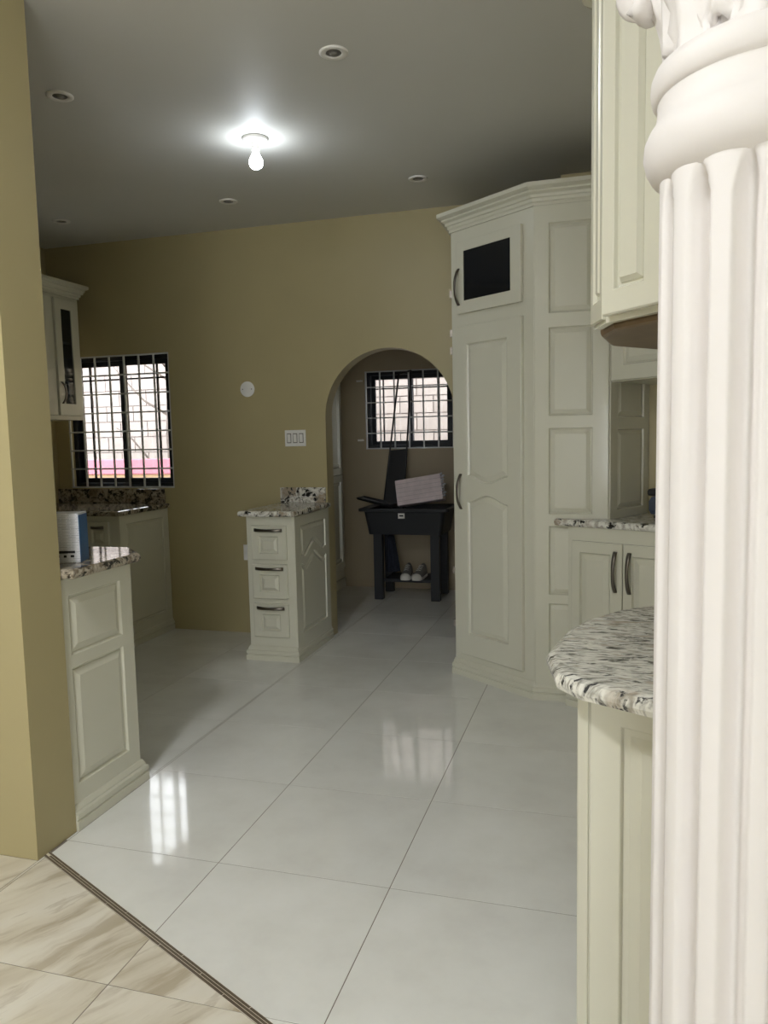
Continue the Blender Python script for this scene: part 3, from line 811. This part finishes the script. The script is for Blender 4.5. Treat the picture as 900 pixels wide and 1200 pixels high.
dome_lamp(-.1, -1.75, LIVING_LAMP, 'lit opal dome lamp on the living room ceiling')
for x, y, where in ((.233, .731, 'between the lit bulb and the peninsula wall cabinet'), (-.991, .706, 'nearest the partition wall'), (.194, 2.257, 'nearest the tall pantry'),
                    (-1.014, 2.265, 'near the back wall, above the round wall cover'), (-2.242, 2.27, 'nearest the glass wall cabinet')):
    t = thing('recessed_downlight', (x, y, CEIL), 'small unlit ceiling downlight ' + where, 'downlight', 'unlit recessed downlights')
    MB().lathe([(.056, -.0003), (.056, -.004), (.05, -.007), (.036, -.007), (.03, -.004), (.03, -.0003)], 36).build('rim', M['white'], t, smooth=True)
    MB().lathe([(.0301, -.0035), (.018, -.0015), (0.0, -.0012)], 24).build('recess', M['socket'], t, smooth=True)
    MB().lathe([(.016, -.0016), (.015, -.007), (.009, -.009), (0, -.009)], 20).build('lamp', M['socket'], t, smooth=True)

# ------------------------------------------------------------------ wall fittings
def switch():
    t = thing('switch_plate', (-.8625, 2.849, 1.418), 'white three-gang light switch plate on the olive wall', 'switch')
    MB().box((-.0785, -.007, -.057), (.0785, 0, .057)).build('plate', M['white'], t, bevel=.003)
    for k in (-1, 0, 1):
        r = MB().box((k * .046 - .0165, -.0095, -.034), (k * .046 + .0165, -.007, .034)).build('rocker_frame', M['socket'], t, bevel=.001)
        MB().add([(k * .046 - .0115, -.0095, -.028), (k * .046 + .0115, -.0095, -.028), (k * .046 + .0115, -.0095, .028), (k * .046 - .0115, -.0095, .028),
                  (k * .046 - .0115, -.010, -.028), (k * .046 + .0115, -.010, -.028), (k * .046 + .0115, -.014, .028), (k * .046 - .0115, -.014, .028)],
                 [(4, 5, 6, 7), (0, 1, 5, 4), (1, 2, 6, 5), (2, 3, 7, 6), (3, 0, 4, 7)]).build('rocker', M['white'], r)
    t = thing('junction_cover', (-1.219, 2.849, 1.772), 'round white blanking cover on the olive wall', 'wall cover')
    o = MB().lathe([(.055, 0), (.055, .004), (.05, .007), (0, .008)], 40).build('disc', M['white'], t, smooth=True); o.rotation_euler = (PI / 2, 0, 0)
    for s in (-1, 1):
        o = MB().lathe([(.004, .007), (.004, .0092), (0, .0095)], 12, (s * .035, 0, 0)).build('screw', M['metal'], t, smooth=True); o.rotation_euler = (PI / 2, 0, 0)
    t = thing('wall_outlet', (-1.262, 2.849, .598), 'white wall outlet low on olive wall beside drawer cabinet', 'outlet')
    MB().box((-.036, -.007, -.057), (.036, 0, .057)).build('plate', M['white'], t, bevel=.003)
    for s in (-1, 1): MB().box((-.017, -.010, s * .024 - .014), (.017, -.007, s * .024 + .014)).build('receptacle', M['white'], t, bevel=.002)
switch()

# ------------------------------------------------------------------ laundry
def laundry():
    # tall white cupboard at the left
    t = thing('tall_cupboard', (-1.36, 4.2, 0), 'tall white cupboard beside the laundry tub', 'cupboard')
    MB().box((-.238, -.55, .002), (.2, .455, 2.25)).build('body', M['cab'], t, bevel=.003)
    for z0, z1 in ((.19, 1.066), (1.072, 2.22)):
        for y0 in (-.53, -.05):
            w = .475
            panel_face('door', t, (.22, y0, z0), PI / 2, w, z1 - z0, [rect(.06, .06, w - .06, z1 - z0 - .06)], t=.0195, flat=True)
    MB().box((.2, -.55, .004), (.215, .455, .09)).build('plinth', M['cab'], t)
    # tub
    s = thing('laundry_tub', (-.42, 4.33, 0), 'dark grey plastic laundry tub on legs under the barred window', 'laundry tub')
    hx, hy = .40, .27
    def rr(hx, hy, r=.04, n=5):
        pts = []
        for (sx, sy, a0) in ((1, -1, -PI / 2), (1, 1, 0), (-1, 1, PI / 2), (-1, -1, PI)):
            for k in range(n + 1):
                a = a0 + PI / 2 * k / n; pts.append((sx * (hx - r) + r * math.cos(a), sy * (hy - r) + r * math.sin(a)))
        return pts
    loops = [(rr(.325, .215), .575), (rr(.355, .24), .765), (rr(.36, .245), .775), (rr(.40, .27), .778), (rr(.40, .27), .80), (rr(.37, .245), .802), (rr(.34, .22), .79), (rr(.31, .195), .60)]
    n = len(loops[0][0]); vs = [(x, y, z) for p, z in loops for x, y in p]; fs = []
    for k in range(len(loops) - 1):
        for i in range(n):
            j = (i + 1) % n; fs.append((k * n + i, k * n + j, (k + 1) * n + j, (k + 1) * n + i))
    fs.append(tuple(range(n))[::-1]); fs.append(tuple(range((len(loops) - 1) * n, len(loops) * n)))
    MB().add(vs, fs).build('basin', M['dark'], s)
    for x in (-.245, .26):
        for y in (-.17, .17):
            MB().prism([(x - .038, y - .03), (x + .038, y - .03), (x + .038, y + .03), (x - .038, y + .03)], .001, .577, .004).build('leg', M['dark'], s)
    MB().box((-.21, -.15, .15), (.225, .17, .178)).build('shelf', M['dark'], s, bevel=.004)
    lab = MB().box((-.045, -.243, .718), (.012, -.236, .762)).build('sticker', M['white'], s)
    MB().box((-.034, -.2445, .735), (.001, -.243, .748)).build('sticker_mark', M['dark'], lab)
    # cloth hanging under the tub
    c = thing('hanging_cloth', (-.572, 4.215, .235), 'dark navy cloth hanging beside the tub leg', 'cloth')
    vs = []; rows, cols = 14, 12
    for lay in (0, .012):
        for k in range(rows + 1):
            u = k / rows
            for q in range(cols + 1):
                s_ = -1 + 2 * q / cols; w = .03 + .035 * u
                vs.append((s_ * w + .015 * u, .018 * math.sin(s_ * 7 + u * 2) * (.4 + u) + lay, .32 * (1 - u)))
    n1 = (rows + 1) * (cols + 1); fs = []
    for L in (0, n1):
        for k in range(rows):
            for q in range(cols):
                i = L + k * (cols + 1) + q; fs.append((i, i + 1, i + cols + 2, i + cols + 1))
    for k in range(rows):
        for q in (0, cols):
            i = k * (cols + 1) + q; fs.append((i, i + cols + 1, i + cols + 1 + n1, i + n1))
    MB().add(vs, fs).build('drape', M['navy'], c, smooth=True)
    MB().tube([(0, 0, .30), (.01, 0, .325)], [.035, .02], n=10).build('knot', M['navy'], c, smooth=True)
    # folding stand leaning in the tub
    f = thing('folding_stand', (-.57, 4.40, .61), 'tall black folding stand leaning upright from the laundry tub', 'folding stand')
    a0, a1 = Vector((-.13, -.03, 0)), Vector((.065, -.03, 0)); b0, b1 = Vector((.015, .14, 1.36)), Vector((.13, .14, 1.385))
    MB().tube([a0, b0], .008).build('rail', M['fold'], f, smooth=True); MB().tube([a1, b1], .008).build('rail', M['fold'], f, smooth=True)
    MB().tube([b0, b1], .008).build('top_bar', M['fold'], f, smooth=True)
    u = .50
    pts = [a0, a1, a1.lerp(b1, u), a0.lerp(b0, u)]
    vs = [(p.x, p.y - .006, p.z) for p in pts] + [(p.x, p.y + .006, p.z) for p in pts]
    MB().add(vs, [(0, 1, 2, 3), (7, 6, 5, 4), (0, 4, 5, 1), (1, 5, 6, 2), (2, 6, 7, 3), (3, 7, 4, 0)]).build('lower_panel', M['fold'], f)
    # wrapped pack of boards
    p = thing('wrapped_pack', (-.295, 4.25, .80), 'pale pinkish pack of boards wrapped in plastic on the laundry tub', 'package')
    o = MB().box((-.205, -.05, 0), (.205, .06, .225)).build('pack_body', M['pack'], p, bevel=.006); o.rotation_euler = (math.radians(-12), math.radians(-9), 0); o.location = (0, 0, .035)
    for k in range(1, 6):
        z = .225 * k / 6; q = MB().box((-.206, -.0515, z - .0012), (.206, -.049, z + .0012)).build('board_seam', M['seam'], o)
    w = MB(); 
    for k in range(9):
        z = .02 + k * .024; w.tube([(.20, -.055, z), (.225 + .012 * math.sin(k * 2.1), -.05 + .01 * math.cos(k * 3.3), z + .01), (.205, -.02, z + .02)], [.004, .009, .004], n=6)
    w.build('crumpled_wrap', plain('plastic_wrap', (215, 215, 220), .12), o, smooth=True)
    # black tray at the left end of the tub
    tr = thing('plastic_tray', (-.70, 4.20, .80), 'low black tray tilted on the tub rim', 'tray')
    o = MB().add([(-.14, -.06, .075), (.16, -.06, .0), (.16, .12, .0), (-.14, .12, .075), (-.15, -.07, .09), (.16, -.07, .03), (.16, .13, .03), (-.15, .13, .09)],
             [(0, 1, 2, 3), (0, 1, 5, 4), (1, 2, 6, 5), (2, 3, 7, 6), (3, 0, 4, 7)]).build('tray_body', M['black'], tr)
    so = o.modifiers.new('solid', 'SOLIDIFY'); so.thickness = .006
    # pair of trainers on the tub shelf
    def shoe(x, label, rz):
        sh = thing('trainer', (x, 4.24, .179), label, 'shoe', 'trainers on the tub shelf'); sh.rotation_euler[2] = rz
        secs = [(-.135, .012, .035), (-.125, .035, .05), (-.09, .044, .062), (-.04, .045, .075), (.02, .04, .10), (.08, .038, .115), (.115, .034, .118), (.135, .02, .11)]
        vs = []; n = 14
        for y, w, h in secs:
            for i in range(n):
                a = 2 * PI * i / n; c, s_ = math.cos(a), math.sin(a)
                vs.append((w * c, y, .018 + (h - .018) * (max(s_, 0) ** .8)))
        fs = [(k * n + i, k * n + (i + 1) % n, (k + 1) * n + (i + 1) % n, (k + 1) * n + i) for k in range(len(secs) - 1) for i in range(n)]
        fs += [tuple(range(n)), tuple(range((len(secs) - 1) * n, len(secs) * n))[::-1]]
        MB().add(vs, fs).build('upper', M['shoe'], sh, smooth=True)
        out = [(w * 1.06, y) for y, w, h in secs] + [(-w * 1.06, y) for y, w, h in secs[::-1]]
        MB().prism(out, 0.001, .028, .006).build('sole', M['sole'], sh)
        cap = [(-.138, .012, .03), (-.13, .034, .042), (-.105, .042, .055)]; vs = []
        for y, w, h in cap:
            for i in range(n):
                a = PI * i / (n - 1); vs.append(((w + .002) * math.cos(a), y - .002, .02 + (h - .016) * max(0, math.sin(a)) ** .8))
        MB().add(vs, [(k * n + i, k * n + i + 1, (k + 1) * n + i + 1, (k + 1) * n + i) for k in range(2) for i in range(n - 1)] + [tuple(range(n))]).build('toe_cap', M['sole'], sh, smooth=True)
        for k in range(4):
            y = -.045 + k * .028; MB().tube([(-.02, y, .076 + k * .009), (0, y - .002, .082 + k * .009), (.02, y, .076 + k * .009)], .003, n=6).build('lace', M['sole'], sh, smooth=True)
    shoe(-.434, 'grey white-toed trainer on the tub shelf, next to the cloth', .1)
    shoe(-.318, 'grey white-toed trainer on the tub shelf, farther from the cloth', -.05)
laundry()
# door stops / hooks beside the laundry grille
for z, lb in ((1.93, 'small white wall hook beside top of laundry window'), (1.385, 'small white wall hook beside foot of laundry window')):
    h = thing('wall_hook', (-.965, 4.659, z), lb, 'hook')
    MB().box((-.03, -.006, -.009), (.03, 0, .009)).build('hook_plate', M['white'], h, bevel=.002)
    MB().tube([(.01, -.005, 0), (.015, -.02, -.002), (.018, -.024, .01)], .003, n=6).build('hook_arm', M['white'], h, smooth=True)
